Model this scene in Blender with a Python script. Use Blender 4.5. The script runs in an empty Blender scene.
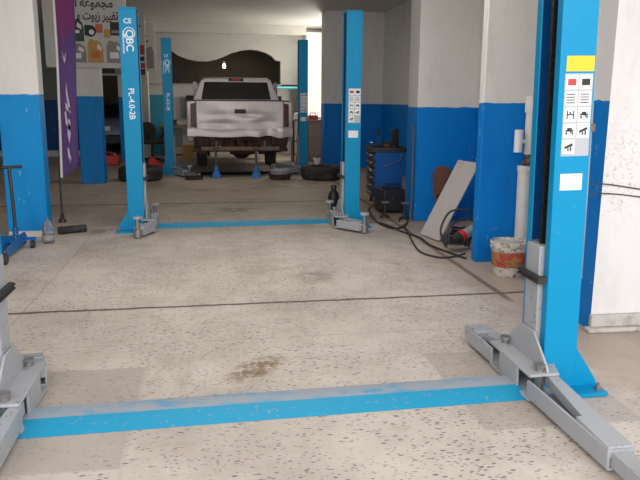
import bpy, bmesh, math, random
from mathutils import Vector, Matrix, Euler
random.seed(7)
S = bpy.context.scene
C = S.collection
PI = math.pi

# ------------------------------------------------------------------ camera
F, CAMH = 690.0, 1.55
pitch = math.atan(140 / F); yaw = math.atan(108 * math.cos(pitch) / F); roll = math.radians(0.45)
fw = Vector((math.sin(yaw) * math.cos(pitch), math.cos(yaw) * math.cos(pitch), -math.sin(pitch)))
rt = Vector((math.cos(yaw), -math.sin(yaw), 0)); up = rt.cross(fw)
rt, up = (math.cos(roll) * rt + math.sin(roll) * up, -math.sin(roll) * rt + math.cos(roll) * up)
cd = bpy.data.cameras.new('camera'); cam = bpy.data.objects.new('camera', cd); C.objects.link(cam)
M4 = Matrix((rt, up, -fw)).transposed().to_4x4(); M4.translation = Vector((0, 0, CAMH)); cam.matrix_world = M4
cd.sensor_fit = 'HORIZONTAL'; cd.sensor_width = 36; cd.lens = 36 * F / 640; cd.clip_end = 200; cd.clip_start = 0.05
S.camera = cam

# ------------------------------------------------------------------ world, lights, exposure
W = bpy.data.worlds.new('daylight'); S.world = W; W.use_nodes = True
bg = W.node_tree.nodes['Background']; bg.inputs[0].default_value = (0.93, 0.97, 1.0, 1); bg.inputs[1].default_value = 1.5
S.view_settings.view_transform = 'Standard'; S.view_settings.look = 'None'; S.view_settings.gamma = 1
S.view_settings.exposure = 0.0; S.view_settings.use_curve_mapping = False

def area(name, loc, target, sx, sy, power, col=(1, 1, 1)):
    l = bpy.data.lights.new(name, 'AREA'); l.shape = 'RECTANGLE'; l.size = sx; l.size_y = sy; l.energy = power; l.color = col
    o = bpy.data.objects.new(name, l); C.objects.link(o); o.location = loc
    o.rotation_euler = (Vector(target) - Vector(loc)).to_track_quat('-Z', 'Y').to_euler(); return o
area('doorway_daylight', (0.5, -2.2, 3.3), (0.6, 4, 0.0), 8, 3.0, 340, (1, 0.96, 0.95))
area('added_ceiling_light', (0.4, 6.2, 3.35), (0.4, 6.2, 0), 2.6, 0.3, 55, (1, 0.97, 0.92))  # added to brighten the near lane, from an invented fixture
area('added_ceiling_light', (0.4, 13.0, 3.35), (0.4, 13.0, 0), 2.6, 0.3, 24, (1, 0.95, 0.88))  # likewise added, over the middle lane
area('window_daylight', (3.36, 18.4, 2.3), (0.8, 17.2, 3.1), 1.4, 1.6, 140, (1, 0.97, 0.9))
area('back_room_fill_light', (0.4, 22.3, 3.3), (0.4, 22.6, 0), 1.2, 0.3, 14, (1, 0.93, 0.8))  # unseen fill, added to lighten the room behind the arched opening

# ------------------------------------------------------------------ helpers
def srgb(r, g, b):
    f = lambda c: (c / 255 / 12.92) if c / 255 <= 0.04045 else ((c / 255 + 0.055) / 1.055) ** 2.4
    return (f(r), f(g), f(b), 1)

class NT:
    """tiny node helper"""
    def __init__(s, name):
        s.m = bpy.data.materials.new(name); s.m.use_nodes = True; s.t = s.m.node_tree
        s.b = s.t.nodes['Principled BSDF']
    def n(s, typ, **kw):
        x = s.t.nodes.new(typ)
        for k, v in kw.items(): setattr(x, k, v)
        return x
    def l(s, a, b): s.t.links.new(a, b)
    def setin(s, sock, v):
        if hasattr(v, 'links') or isinstance(v, bpy.types.NodeSocket): s.l(v, sock)
        else: sock.default_value = v
    def pos(s): return s.n('ShaderNodeNewGeometry').outputs['Position']
    def obj(s): return s.n('ShaderNodeTexCoord').outputs['Object']
    def sep(s, v):
        x = s.n('ShaderNodeSeparateXYZ'); s.l(v, x.inputs[0]); return x.outputs
    def math(s, op, a, b=0.0, c=None, clamp=False):
        x = s.n('ShaderNodeMath', operation=op, use_clamp=clamp); s.setin(x.inputs[0], a); s.setin(x.inputs[1], b)
        if c is not None: s.setin(x.inputs[2], c)
        return x.outputs[0]
    def noise(s, v, scale, detail=4, rough=0.6, dist=0):
        x = s.n('ShaderNodeTexNoise'); s.l(v, x.inputs['Vector']); x.inputs['Scale'].default_value = scale
        x.inputs['Detail'].default_value = detail; x.inputs['Roughness'].default_value = rough; x.inputs['Distortion'].default_value = dist
        return x.outputs[0]
    def ramp(s, v, a, b):
        x = s.n('ShaderNodeMapRange', interpolation_type='SMOOTHSTEP'); s.setin(x.inputs[0], v)
        x.inputs[1].default_value = a; x.inputs[2].default_value = b; return x.outputs[0]
    def mix(s, f, a, b):
        x = s.n('ShaderNodeMix', data_type='RGBA'); s.setin(x.inputs[0], f); s.setin(x.inputs[6], a); s.setin(x.inputs[7], b)
        return x.outputs[2]
    def mapping(s, v, scale=(1, 1, 1), rot=(0, 0, 0), loc=(0, 0, 0)):
        x = s.n('ShaderNodeMapping'); s.l(v, x.inputs[0]); x.inputs['Scale'].default_value = scale
        x.inputs['Rotation'].default_value = rot; x.inputs['Location'].default_value = loc; return x.outputs[0]
    def bump(s, h, strength=0.2, dist=0.01):
        x = s.n('ShaderNodeBump'); s.l(h, x.inputs['Height']); x.inputs['Strength'].default_value = strength
        x.inputs['Distance'].default_value = dist; s.l(x.outputs[0], s.b.inputs['Normal'])
    def out(s, col, rough=0.5, metal=0.0, spec=None):
        s.setin(s.b.inputs['Base Color'], col); s.setin(s.b.inputs['Roughness'], rough); s.b.inputs['Metallic'].default_value = metal
        if spec is not None: s.b.inputs['Specular IOR Level'].default_value = spec
        return s.m

def mk(name, c, rough=0.5, metal=0.0, wear=0.25, wc=None, scale=6, thr=(0.5, 0.75), bump=0.0, spec=None):
    t = NT(name); p = t.obj()
    n1 = t.noise(p, scale, 6, 0.65)
    wc = wc or tuple(x * 0.45 for x in c[:3]) + (1,)
    f = t.math('MULTIPLY', t.ramp(n1, *thr), wear)
    if bump: t.bump(t.noise(p, scale * 8, 4), bump, 0.004)
    return t.out(t.mix(f, c, wc), rough, metal, spec)

def emit(name, c, s):
    t = NT(name); t.b.inputs['Emission Color'].default_value = c; t.b.inputs['Emission Strength'].default_value = s
    p = t.obj(); n = t.noise(p, 2, 2); return t.out(t.mix(t.math('MULTIPLY', n, 0.1), c, (1, 1, 1, 1)), 0.5)

def chipped(name, c, chip, scale=28, thr=(0.66, 0.7), rough=0.35, amt=1.0, dirt=0.25, spec=0.35):
    """gloss paint with chips that show the layer below"""
    t = NT(name); p = t.obj()
    a = t.noise(p, scale, 3, 0.5); b = t.noise(p, 2.1, 3, 0.5)
    f = t.math('MULTIPLY', t.math('MULTIPLY', t.ramp(a, *thr), t.ramp(b, 0.42, 0.6)), amt)
    d = t.math('MULTIPLY', t.ramp(t.noise(p, 3.3, 6, 0.7), 0.45, 0.8), dirt)
    base = t.mix(d, c, tuple(x * 0.5 for x in c[:3]) + (1,))
    t.bump(t.noise(p, 16, 4), 0.08, 0.004)
    return t.out(t.mix(f, base, chip), rough, 0, spec)

BLUE_W = srgb(0, 126, 210); WHITE_W = srgb(226, 222, 216)
def wall_material(name, dado=1.545, skirt=0.0, white=WHITE_W, blue=BLUE_W, side_only=False, specks=None):
    t = NT(name); p = t.pos(); x, y, z = t.sep(p)
    zz = t.math('ADD', z, t.math('MULTIPLY', t.math('SUBTRACT', t.noise(p, 9, 4), 0.5), 0.035))
    isb = t.ramp(zz, dado + 0.004, dado - 0.004)
    if side_only:
        nx = t.sep(t.n('ShaderNodeNewGeometry').outputs['Normal'])[0]
        isb = t.math('MULTIPLY', isb, t.math('LESS_THAN', nx, -0.5))
    st = t.mapping(p, (1, 1, 0.35))
    dirt = t.math('MULTIPLY', t.ramp(t.noise(st, 3.0, 7, 0.7), 0.45, 0.85), 0.3)
    wcol = t.mix(dirt, white, srgb(150, 142, 132))
    ch = t.math('MULTIPLY', t.ramp(t.noise(st, 30, 3, 0.5), 0.67, 0.69), t.ramp(t.noise(p, 2.2, 2), 0.5, 0.62))
    bcol = t.mix(t.math('MULTIPLY', t.ramp(t.noise(st, 4.0, 6, 0.6), 0.42, 0.8), 0.35), blue, srgb(0, 74, 150))
    bcol = t.mix(t.math('MULTIPLY', ch, 0.75), bcol, srgb(150, 190, 215))
    col = t.mix(isb, wcol, bcol)
    if skirt:
        col = t.mix(t.ramp(zz, skirt + 0.004, skirt - 0.004), col, srgb(205, 198, 192))
    if specks:
        (sx, sz, sr) = specks
        dx = t.math('SUBTRACT', x, sx); dz = t.math('MULTIPLY', t.math('SUBTRACT', z, sz), 0.45)
        dd = t.math('SQRT', t.math('ADD', t.math('MULTIPLY', dx, dx), t.math('MULTIPLY', dz, dz)))
        near = t.ramp(dd, sr, sr * 0.2)
        sp = t.math('MULTIPLY', t.ramp(t.noise(p, 34, 6, 0.75), 0.52, 0.66), near)
        sp = t.math('MULTIPLY', sp, t.math('SUBTRACT', 1.0, isb))
        col = t.mix(t.math('MULTIPLY', sp, 0.6), col, srgb(138, 112, 92))
    t.bump(t.noise(st, 22, 5), 0.12, 0.006)
    rough = t.math('SUBTRACT', 0.75, t.math('MULTIPLY', isb, 0.25))
    return t.out(col, rough, 0, 0.25)

def floor_material():
    t = NT('terrazzo'); p = t.pos(); x, y, z = t.sep(p)
    def band(v, c, w): return t.ramp(t.math('ABSOLUTE', t.math('SUBTRACT', v, c)), w, w * 0.4)
    big = t.noise(p, 0.55, 5, 0.6); mid = t.noise(p, 2.3, 6, 0.7); fine = t.noise(p, 26, 4, 0.7)
    col = t.mix(t.ramp(mid, 0.35, 0.75), srgb(212, 201, 191), srgb(193, 180, 170))
    col = t.mix(t.math('MULTIPLY', t.ramp(big, 0.42, 0.68), 0.55), col, srgb(166, 152, 143))
    smear = t.noise(t.mapping(p, (1.0, 0.45, 1), (0, 0, 0.35)), 1.7, 7, 0.75)
    col = t.mix(t.math('MULTIPLY', t.ramp(smear, 0.5, 0.72), 0.5), col, srgb(150, 134, 122))
    side = t.ramp(t.math('ADD', x, t.math('MULTIPLY', t.math('SUBTRACT', mid, 0.5), 0.8)), 1.9, 2.35)
    col = t.mix(t.math('MULTIPLY', side, 0.6), col, srgb(164, 144, 126))
    # older, dirtier floor further in; part of the darkening is dimmer light painted in
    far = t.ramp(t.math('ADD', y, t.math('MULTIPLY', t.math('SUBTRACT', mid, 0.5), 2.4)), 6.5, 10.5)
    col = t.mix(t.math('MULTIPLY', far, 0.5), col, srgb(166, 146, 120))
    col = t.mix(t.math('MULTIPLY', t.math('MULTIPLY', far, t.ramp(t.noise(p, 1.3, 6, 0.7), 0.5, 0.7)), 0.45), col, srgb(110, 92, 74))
    # stone chips
    for rot, sc in ((0.5, 19), (-0.7, 25), (1.2, 33)):
        v = t.n('ShaderNodeTexVoronoi', feature='F1'); t.l(t.mapping(p, (1, 2.1, 1), (0, 0, rot)), v.inputs['Vector'])
        v.inputs['Scale'].default_value = sc; v.inputs['Randomness'].default_value = 1
        rnd = t.sep(v.outputs['Color'])[0]
        chip = t.math('MULTIPLY', t.ramp(v.outputs['Distance'], 0.30, 0.22), t.math('GREATER_THAN', rnd, 0.55))
        chip = t.math('MULTIPLY', chip, t.ramp(t.noise(p, 1.3 + rot * .3, 4), 0.36, 0.6))
        col = t.mix(t.math('MULTIPLY', t.math('MULTIPLY', chip, t.math('SUBTRACT', 1.0, t.math('MULTIPLY', side, 0.8))), t.math('ADD', 0.4, t.math('MULTIPLY', rnd, 0.5))), col, srgb(90, 80, 76))
    col = t.mix(t.math('MULTIPLY', t.ramp(fine, 0.5, 0.8), 0.22), col, srgb(120, 108, 98))
    # cement patches around the near lift's feet
    def rect(x0, x1, y0, y1):
        a = t.math('MULTIPLY', t.ramp(x, x0, x0 + 0.02), t.ramp(x, x1, x1 - 0.02))
        b = t.math('MULTIPLY', t.ramp(y, y0, y0 + 0.02), t.ramp(y, y1, y1 - 0.02)); return t.math('MULTIPLY', a, b)
    patch = t.math('MAXIMUM', rect(-1.7, -0.42, 2.78, 3.95), rect(1.25, 2.1, 2.9, 3.95))
    col = t.mix(t.math('MULTIPLY', patch, 0.6), col, srgb(168, 158, 150))
    # slab joints
    yj = t.math('ADD', t.math('SUBTRACT', y, t.math('MULTIPLY', x, 0.022)), t.math('MULTIPLY', t.math('SUBTRACT', t.noise(p, 5, 3), 0.5), 0.05))
    j = t.math('MAXIMUM', band(yj, 5.155, 0.03), t.math('MULTIPLY', band(yj, 10.55, 0.05), 0.8))
    j = t.math('MAXIMUM', j, t.math('MULTIPLY', band(yj, 12.2, 0.035), 0.5))
    xj = t.math('ADD', x, t.math('MULTIPLY', t.math('SUBTRACT', t.noise(p, 3, 3), 0.5), 0.04))
    for c, w, s in ((-0.42, 0.012, 0.1), (-1.42, 0.012, 0.22)):
        j = t.math('MAXIMUM', j, t.math('MULTIPLY', band(xj, c, w), s))
    j = t.math('MAXIMUM', j, t.math('MULTIPLY', t.math('MULTIPLY', band(xj, 2.3, 0.04), t.ramp(y, 4.9, 5.1)), 0.75))
    for c, s in ((6.6, 0.22), (7.7, 0.22), (4.35, 0.18)):
        j = t.math('MAXIMUM', j, t.math('MULTIPLY', band(yj, c, 0.012), s))
    col = t.mix(t.math('MULTIPLY', j, 0.85), col, srgb(74, 54, 46))
    # brown spill
    dx = t.math('SUBTRACT', x, 0.22); dy = t.math('SUBTRACT', y, 3.84)
    u = t.math('ADD', t.math('MULTIPLY', dx, 0.63), t.math('MULTIPLY', dy, 0.77)); w_ = t.math('SUBTRACT', t.math('MULTIPLY', dx, 0.77), t.math('MULTIPLY', dy, 0.63))
    d = t.math('SQRT', t.math('ADD', t.math('MULTIPLY', u, u), t.math('MULTIPLY', t.math('MULTIPLY', w_, w_), 4.5)))
    spill = t.math('MULTIPLY', t.ramp(d, 0.32, 0.12), t.ramp(t.noise(p, 15, 5, 0.7), 0.38, 0.55))
    col = t.mix(t.math('MULTIPLY', spill, 0.8), col, srgb(116, 90, 46))
    # oil stains
    for (ox, oy, r_, s_) in ((0.55, 6.3, 0.5, 0.3), (-1.3, 8.35, 0.35, 0.6), (0.85, 5.95, 0.3, 0.5), (1.2, 13.0, 1.3, 0.5), (-1.2, 12.8, 0.9, 0.5), (2.2, 8.7, 0.7, 0.45), (0.3, 9.9, 0.5, 0.5)):
        dx = t.math('SUBTRACT', x, ox); dy = t.math('SUBTRACT', y, oy)
        d = t.math('SQRT', t.math('ADD', t.math('MULTIPLY', dx, dx), t.math('MULTIPLY', dy, dy)))
        k = t.math('MULTIPLY', t.ramp(d, r_, r_ * 0.2), t.ramp(mid, 0.35, 0.6))
        col = t.mix(t.math('MULTIPLY', k, s_), col, srgb(92, 74, 58))
    t.bump(fine, 0.06, 0.004)
    return t.out(col, t.math('SUBTRACT', 0.62, t.math('MULTIPLY', t.ramp(big, 0.4, 0.7), 0.12)), 0, 0.35)

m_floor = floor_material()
m_wall = wall_material('blue_dado_wall', 1.47)
m_wall_mid = wall_material('blue_dado_column', 1.535)
m_pillar = wall_material('blue_dado_pillar', 1.585, 0.075, blue=srgb(0, 138, 206))
m_pillar2 = wall_material('blue_dado_pillar_unskirted', 1.585, 0, blue=srgb(0, 130, 204))
m_col_near = wall_material('white_front_blue_side', 1.56, 0, white=srgb(232, 229, 227), side_only=True, specks=(2.68, 1.12, 0.24))
m_teal = wall_material('teal_dado_wall', 1.66, 0, blue=srgb(70, 165, 190))
m_ceil = mk('ceiling_plaster', srgb(205, 200, 190), 0.6, 0, 0.15, srgb(150, 146, 138), 1.2)
m_white = mk('white_plaster', srgb(214, 210, 202), 0.8, 0, 0.3, srgb(150, 144, 134), 2.5)
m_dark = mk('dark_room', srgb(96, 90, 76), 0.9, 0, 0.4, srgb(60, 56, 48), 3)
m_plinth = mk('worn_plinth', srgb(196, 190, 184), 0.7, 0, 0.7, srgb(110, 98, 88), 9, (0.45, 0.7), 0.3)
m_post = chipped('lift_blue', srgb(0, 140, 188), srgb(150, 175, 190), 40, (0.72, 0.75), 0.42, 0.8, 0.12, 0.25)
m_postin = chipped('lift_blue_shaded', srgb(0, 70, 130), srgb(90, 110, 130), 40, (0.7, 0.74), 0.5, 0.6, 0.5)
m_grey = chipped('lift_grey', srgb(168, 170, 174), srgb(105, 98, 92), 30, (0.62, 0.68), 0.42, 0.8, 0.35)
m_grease = mk('greasy_chain', srgb(42, 36, 32), 0.45, 0.5, 0.6, srgb(20, 17, 15), 30, (0.4, 0.6), 0.5)
m_rubber = mk('black_rubber', srgb(44, 42, 42), 0.75, 0, 0.4, srgb(92, 86, 80), 12, (0.45, 0.7), 0.2)
m_tyre = mk('tyre_rubber', srgb(48, 45, 43), 0.8, 0, 0.5, srgb(88, 80, 72), 9, (0.4, 0.7), 0.3)
m_steel = mk('bare_steel', srgb(160, 158, 156), 0.35, 0.8, 0.4, srgb(90, 82, 76), 12)
m_chrome = mk('bright_steel', srgb(205, 205, 205), 0.25, 0.9, 0.2)
m_dsteel = mk('dark_steel', srgb(66, 66, 68), 0.45, 0.5, 0.4, srgb(90, 70, 55), 10)
m_rust = mk('rusty_steel', srgb(84, 60, 48), 0.85, 0.1, 0.7, srgb(44, 33, 28), 14, (0.35, 0.65), 0.4)
m_black = mk('black_plastic', srgb(30, 30, 32), 0.5, 0, 0.3, srgb(60, 56, 52), 10)
m_blackwire = mk('cable_sheath', srgb(46, 42, 40), 0.6, 0, 0.5, srgb(84, 74, 66), 14)
m_sticker = mk('grey_sticker', srgb(176, 180, 186), 0.5, 0, 0.15)
m_label = mk('white_label', srgb(232, 230, 228), 0.5, 0, 0.12)
m_redl = mk('red_print', srgb(190, 60, 52), 0.5, 0, 0.1)
m_ink = mk('black_print', srgb(28, 28, 32), 0.5, 0, 0.1)
m_yellow = mk('yellow_sticker', srgb(238, 196, 40), 0.5, 0, 0.1)
m_letter = mk('white_lettering', srgb(238, 244, 248), 0.5, 0, 0.1)
m_lilac = mk('pale_lilac_print', srgb(208, 186, 204), 0.6, 0, 0.2)
m_navy = mk('navy_print', srgb(40, 36, 66), 0.5, 0, 0.1)
m_board = mk('sign_board', srgb(206, 204, 198), 0.5, 0, 0.2, srgb(170, 168, 160), 3)
m_gold = mk('gold_print', srgb(196, 150, 70), 0.5, 0, 0.3, srgb(150, 108, 44), 8)
m_greyp = mk('grey_print', srgb(140, 134, 128), 0.5, 0, 0.3)
m_green = mk('green_print', srgb(40, 70, 44), 0.5, 0, 0.3, srgb(90, 120, 60), 8)
m_orange = mk('orange_print', srgb(206, 104, 60), 0.5, 0, 0.2)
m_truck = mk('dusty_silver_paint', srgb(192, 183, 181), 0.38, 0.35, 0.4, srgb(150, 138, 136), 4, (0.4, 0.75))
m_glass = mk('dark_glass', srgb(40, 34, 34), 0.12, 0, 0.4, srgb(66, 52, 50), 3)
m_tail = mk('dull_red_lens', srgb(96, 68, 70), 0.25, 0, 0.3, srgb(70, 40, 44), 5)
m_red = mk('red_plastic', srgb(206, 52, 44), 0.5, 0, 0.3)
m_jackblue = chipped('jack_blue', srgb(0, 104, 176), srgb(150, 160, 165), 30, (0.62, 0.66), 0.4, 0.7, 0.35)
m_cab = chipped('cabinet_blue', srgb(0, 92, 176), srgb(120, 130, 140), 30, (0.7, 0.73), 0.45, 0.6, 0.3)
m_pipe = mk('white_pipe', srgb(216, 214, 208), 0.45, 0, 0.35, srgb(160, 152, 140), 6)
m_brass = mk('dirty_fitting', srgb(120, 100, 84), 0.5, 0.4, 0.5, srgb(70, 56, 46), 20)
m_plank = mk('pale_board', srgb(190, 184, 180), 0.7, 0, 0.35, srgb(150, 142, 136), 5)
m_brown = mk('brown_rust_sheet', srgb(110, 74, 60), 0.85, 0, 0.6, srgb(60, 40, 34), 9)
m_wood = mk('tan_wood', srgb(160, 134, 104), 0.6, 0, 0.5, srgb(110, 86, 62), 4)
m_yel = mk('yellow_carton', srgb(206, 164, 84), 0.7, 0, 0.3)
m_cloth = mk('black_fabric', srgb(64, 60, 56), 0.9, 0, 0.3, srgb(80, 74, 68), 6)
m_greyp2 = mk('grey_plastic', srgb(150, 152, 152), 0.5, 0, 0.2)
m_carpaint = mk('grey_blue_paint', srgb(84, 88, 112), 0.3, 0.3, 0.2)
m_plastic = NT('clear_plastic'); m_plastic.b.inputs['Transmission Weight'].default_value = 0.85; m_plastic.b.inputs['IOR'].default_value = 1.2
m_plastic = m_plastic.out(m_plastic.mix(m_plastic.math('MULTIPLY', m_plastic.noise(m_plastic.obj(), 20), 0.3), srgb(214, 212, 214), srgb(150, 150, 156)), 0.2)
m_window = emit('window_lit_wall_glow', (1.0, 0.97, 0.86, 1), 0.8)
m_bulb = emit('lit_bulb', (1, 0.97, 0.9, 1), 3.0)
m_neon = emit('teal_tube', (0.1, 0.75, 0.8, 1), 0.55)

def bucket_material():
    t = NT('stained_paint_bucket'); p = t.obj(); x, y, z = t.sep(p)
    zz = t.math('ADD', z, t.math('MULTIPLY', t.math('SUBTRACT', t.noise(p, 12, 4), 0.5), 0.05))
    band = t.math('MULTIPLY', t.ramp(zz, 0.085, 0.092), t.ramp(zz, 0.232, 0.225))
    red = t.mix(t.ramp(t.noise(p, 11, 3), 0.48, 0.54), srgb(196, 66, 56), srgb(186, 130, 62))
    col = t.mix(band, srgb(206, 200, 190), red)
    col = t.mix(t.math('MULTIPLY', t.ramp(t.noise(p, 24, 5, 0.7), 0.46, 0.62), 0.85), col, srgb(108, 92, 72))
    return t.out(col, 0.6)
m_bucket = bucket_material()
def flag_material():
    t = NT('purple_flag_cloth'); p = t.obj(); x, y, z = t.sep(p)
    f = t.ramp(t.math('ADD', z, t.math('MULTIPLY', x, -0.9)), 2.05, 2.2)
    col = t.mix(f, srgb(94, 66, 122), srgb(122, 52, 104))
    col = t.mix(t.math('MULTIPLY', t.ramp(t.noise(t.mapping(p, (6, 1, 0.6)), 2, 3), 0.45, 0.7), 0.3), col, srgb(60, 30, 84))
    return t.out(col, 0.8)
m_flag = flag_material()
def strip_material():
    t = NT('worn_blue_ramp'); p = t.obj(); x, y, z = t.sep(p)
    n = t.sep(t.n('ShaderNodeNewGeometry').outputs['True Normal'])[2]
    wear = t.math('MULTIPLY', t.ramp(t.noise(t.mapping(p, (1, 2.5, 1)), 4, 7, 0.75), 0.26, 0.54), t.ramp(n, 0.97, 0.99))
    chips = t.math('MULTIPLY', t.ramp(t.noise(p, 26, 5, 0.65), 0.58, 0.68), 0.4)
    col = t.mix(t.math('MAXIMUM', t.math('MULTIPLY', wear, 0.85), chips), srgb(34, 150, 190), srgb(164, 162, 166))
    return t.out(col, 0.5, 0, 0.25)
m_strip = strip_material()

class MB:
    def __init__(s): s.bm = bmesh.new(); s.mi = 0
    def _f(s, vs):
        try:
            f = s.bm.faces.new(vs); f.material_index = s.mi; return f
        except ValueError: pass
    def hexa(s, P):
        v = [s.bm.verts.new(p) for p in P]
        for q in ((0, 3, 2, 1), (4, 5, 6, 7), (0, 1, 5, 4), (1, 2, 6, 5), (2, 3, 7, 6), (3, 0, 4, 7)): s._f([v[i] for i in q])
        return s
    def box(s, x0, x1, y0, y1, z0, z1):
        x0, x1 = sorted((x0, x1)); y0, y1 = sorted((y0, y1)); z0, z1 = sorted((z0, z1))
        return s.hexa([(x0, y0, z0), (x1, y0, z0), (x1, y1, z0), (x0, y1, z0), (x0, y0, z1), (x1, y0, z1), (x1, y1, z1), (x0, y1, z1)])
    def obox(s, c, size, rot=(0, 0, 0)):
        R = Euler(rot).to_matrix(); c = Vector(c); a, b, d = (k / 2 for k in size)
        return s.hexa([c + R @ Vector(q) for q in ((-a, -b, -d), (a, -b, -d), (a, b, -d), (-a, b, -d), (-a, -b, d), (a, -b, d), (a, b, d), (-a, b, d))])
    def rings(s, R, cap=True, closed=False):
        V = [[s.bm.verts.new(p) for p in r] for r in R]; n = len(V[0])
        m = len(V)
        for i in range(m if closed else m - 1):
            a, b = V[i], V[(i + 1) % m]
            for k in range(n): s._f([a[k], a[(k + 1) % n], b[(k + 1) % n], b[k]])
        if cap and not closed: s._f(V[0][::-1]); s._f(V[-1])
        return s
    def cyl(s, p0, p1, r0, r1=None, n=14, cap=True):
        r1 = r0 if r1 is None else r1; p0, p1 = Vector(p0), Vector(p1); d = (p1 - p0).normalized()
        u = d.orthogonal().normalized(); w = d.cross(u)
        return s.rings([[p + (u * math.cos(2 * PI * k / n) + w * math.sin(2 * PI * k / n)) * r for k in range(n)] for p, r in ((p0, r0), (p1, r1))], cap)
    def tube(s, pts, r, n=8, smooth=True):
        P = [Vector(p) for p in pts]
        if smooth and len(P) > 2:
            Q = []
            for i in range(len(P) - 1):
                a, b, c, d = P[max(i - 1, 0)], P[i], P[i + 1], P[min(i + 2, len(P) - 1)]
                for k in range(6):
                    t = k / 6; Q.append(0.5 * ((2 * b) + (c - a) * t + (2 * a - 5 * b + 4 * c - d) * t * t + (3 * b - a - 3 * c + d) * t ** 3))
            P = Q + [P[-1]]
        R = []; u = None
        for i, p in enumerate(P):
            d = (P[min(i + 1, len(P) - 1)] - P[max(i - 1, 0)]).normalized()
            u = d.orthogonal().normalized() if u is None else (u - d * u.dot(d)).normalized()
            w = d.cross(u); R.append([p + (u * math.cos(2 * PI * k / n) + w * math.sin(2 * PI * k / n)) * r for k in range(n)])
        return s.rings(R)
    def lathe(s, prof, c=(0, 0, 0), axis='Z', n=24, closed=False):
        c = Vector(c)
        def pt(r, h, a):
            x, y = r * math.cos(a), r * math.sin(a)
            return c + Vector({'Z': (x, y, h), 'X': (h, x, y), 'Y': (y, h, x)}[axis])
        return s.rings([[pt(r, h, 2 * PI * k / n) for k in range(n)] for r, h in prof], not closed, closed)
    def prism(s, poly, axis, a, b):
        def pt(p, q, h): return {'X': (h, p, q), 'Y': (p, h, q), 'Z': (p, q, h)}[axis]
        A = [s.bm.verts.new(pt(p, q, a)) for p, q in poly]; B = [s.bm.verts.new(pt(p, q, b)) for p, q in poly]; n = len(poly)
        s._f(A[::-1]); s._f(B)
        for k in range(n): s._f([A[k], A[(k + 1) % n], B[(k + 1) % n], B[k]])
        return s
    def sphere(s, c, r, sz=(1, 1, 1), n=12):
        c = Vector(c)
        prof = [(max(1e-4, math.sin(PI * i / n)) * r, -math.cos(PI * i / n) * r) for i in range(n + 1)]
        return s.rings([[c + Vector((q * math.cos(2 * PI * k / 16) * sz[0], q * math.sin(2 * PI * k / 16) * sz[1], h * sz[2])) for k in range(16)] for q, h in prof])
    def build(s, name, mats, parent=None, bevel=0.0, ang=38):
        bm = s.bm; bmesh.ops.recalc_face_normals(bm, faces=bm.faces)
        for f in bm.faces: f.smooth = True
        for e in bm.edges:
            if len(e.link_faces) == 2 and e.calc_face_angle(0) > math.radians(ang): e.smooth = False
        me = bpy.data.meshes.new(name); bm.to_mesh(me); bm.free()
        for m in (mats if isinstance(mats, (list, tuple)) else [mats]): me.materials.append(m)
        o = bpy.data.objects.new(name, me); C.objects.link(o)
        if parent: o.parent = parent
        if bevel:
            b = o.modifiers.new('edge', 'BEVEL'); b.width = bevel; b.segments = 2; b.limit_method = 'ANGLE'; b.angle_limit = math.radians(45)
        return o

def tag(o, label, cat, group=None):
    o['label'] = label; o['category'] = cat
    if group: o['group'] = group
    return o
def thing(name, label, cat, loc=(0, 0, 0), rz=0.0, group=None):
    o = bpy.data.objects.new(name, None); o.empty_display_size = 0.1; C.objects.link(o); o.location = loc; o.rotation_euler = (0, 0, rz)
    return tag(o, label, cat, group)
def struct(o): o['kind'] = 'structure'; return o
def text(body, size, loc, rot, mat, parent=None, name='lettering', align='CENTER', sx=1.0, bold=0.012):
    c = bpy.data.curves.new('t', 'FONT'); c.body = body; c.size = size; c.align_x = align; c.align_y = 'CENTER'; c.extrude = 0.0008; c.offset = size * bold
    o = bpy.data.objects.new('t', c); C.objects.link(o); bpy.context.view_layer.update()
    me = bpy.data.meshes.new_from_object(o.evaluated_get(bpy.context.evaluated_depsgraph_get()))
    bpy.data.objects.remove(o); me.name = name; me.materials.clear(); me.materials.append(mat)
    r = bpy.data.objects.new(name, me); C.objects.link(r); r.location = loc; r.rotation_euler = rot; r.scale = (sx, 1, 1)
    if parent: r.parent = parent
    return r

# ------------------------------------------------------------------ the setting
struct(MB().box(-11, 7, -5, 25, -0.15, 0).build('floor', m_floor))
struct(MB().box(-11, 7, 0.5, 25, 3.52, 3.7).build('ceiling', m_ceil))
# right hand wall with its recesses
w = MB(); w.box(3.35, 3.6, 4.0, 9.0, 0, 3.52); w.box(3.6, 4.05, 8.9, 9.0, 0, 3.52); w.box(3.9, 4.1, 9.0, 16.2, 0, 3.52); w.box(3.4, 3.6, 16.2, 20.3, 0, 3.52)
struct(w.build('wall_right', m_wall))
struct(MB().box(2.55, 5.5, 4.24, 4.75, 0, 3.52).build('wall_right_near_column', m_col_near))
pl = MB(); pl.box(2.50, 5.5, 4.16, 4.24, 0, 0.03); pl.box(2.535, 5.5, 4.20, 4.24, 0.03, 0.115)
struct(pl.build('baseboard_right', m_plinth, bevel=0.008))
struct(MB().box(2.51, 3.4, 6.3, 6.42, 0, 3.52).build('wall_right_middle_column', m_wall_mid, bevel=0.01))
struct(MB().box(2.57, 3.4, 8.65, 9.1, 0, 3.52).build('wall_right_third_column', m_wall, bevel=0.01))
struct(MB().box(2.53, 4.1, 16.0, 16.5, 0, 3.52).build('wall_right_far_column', m_wall, bevel=0.01))
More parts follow.
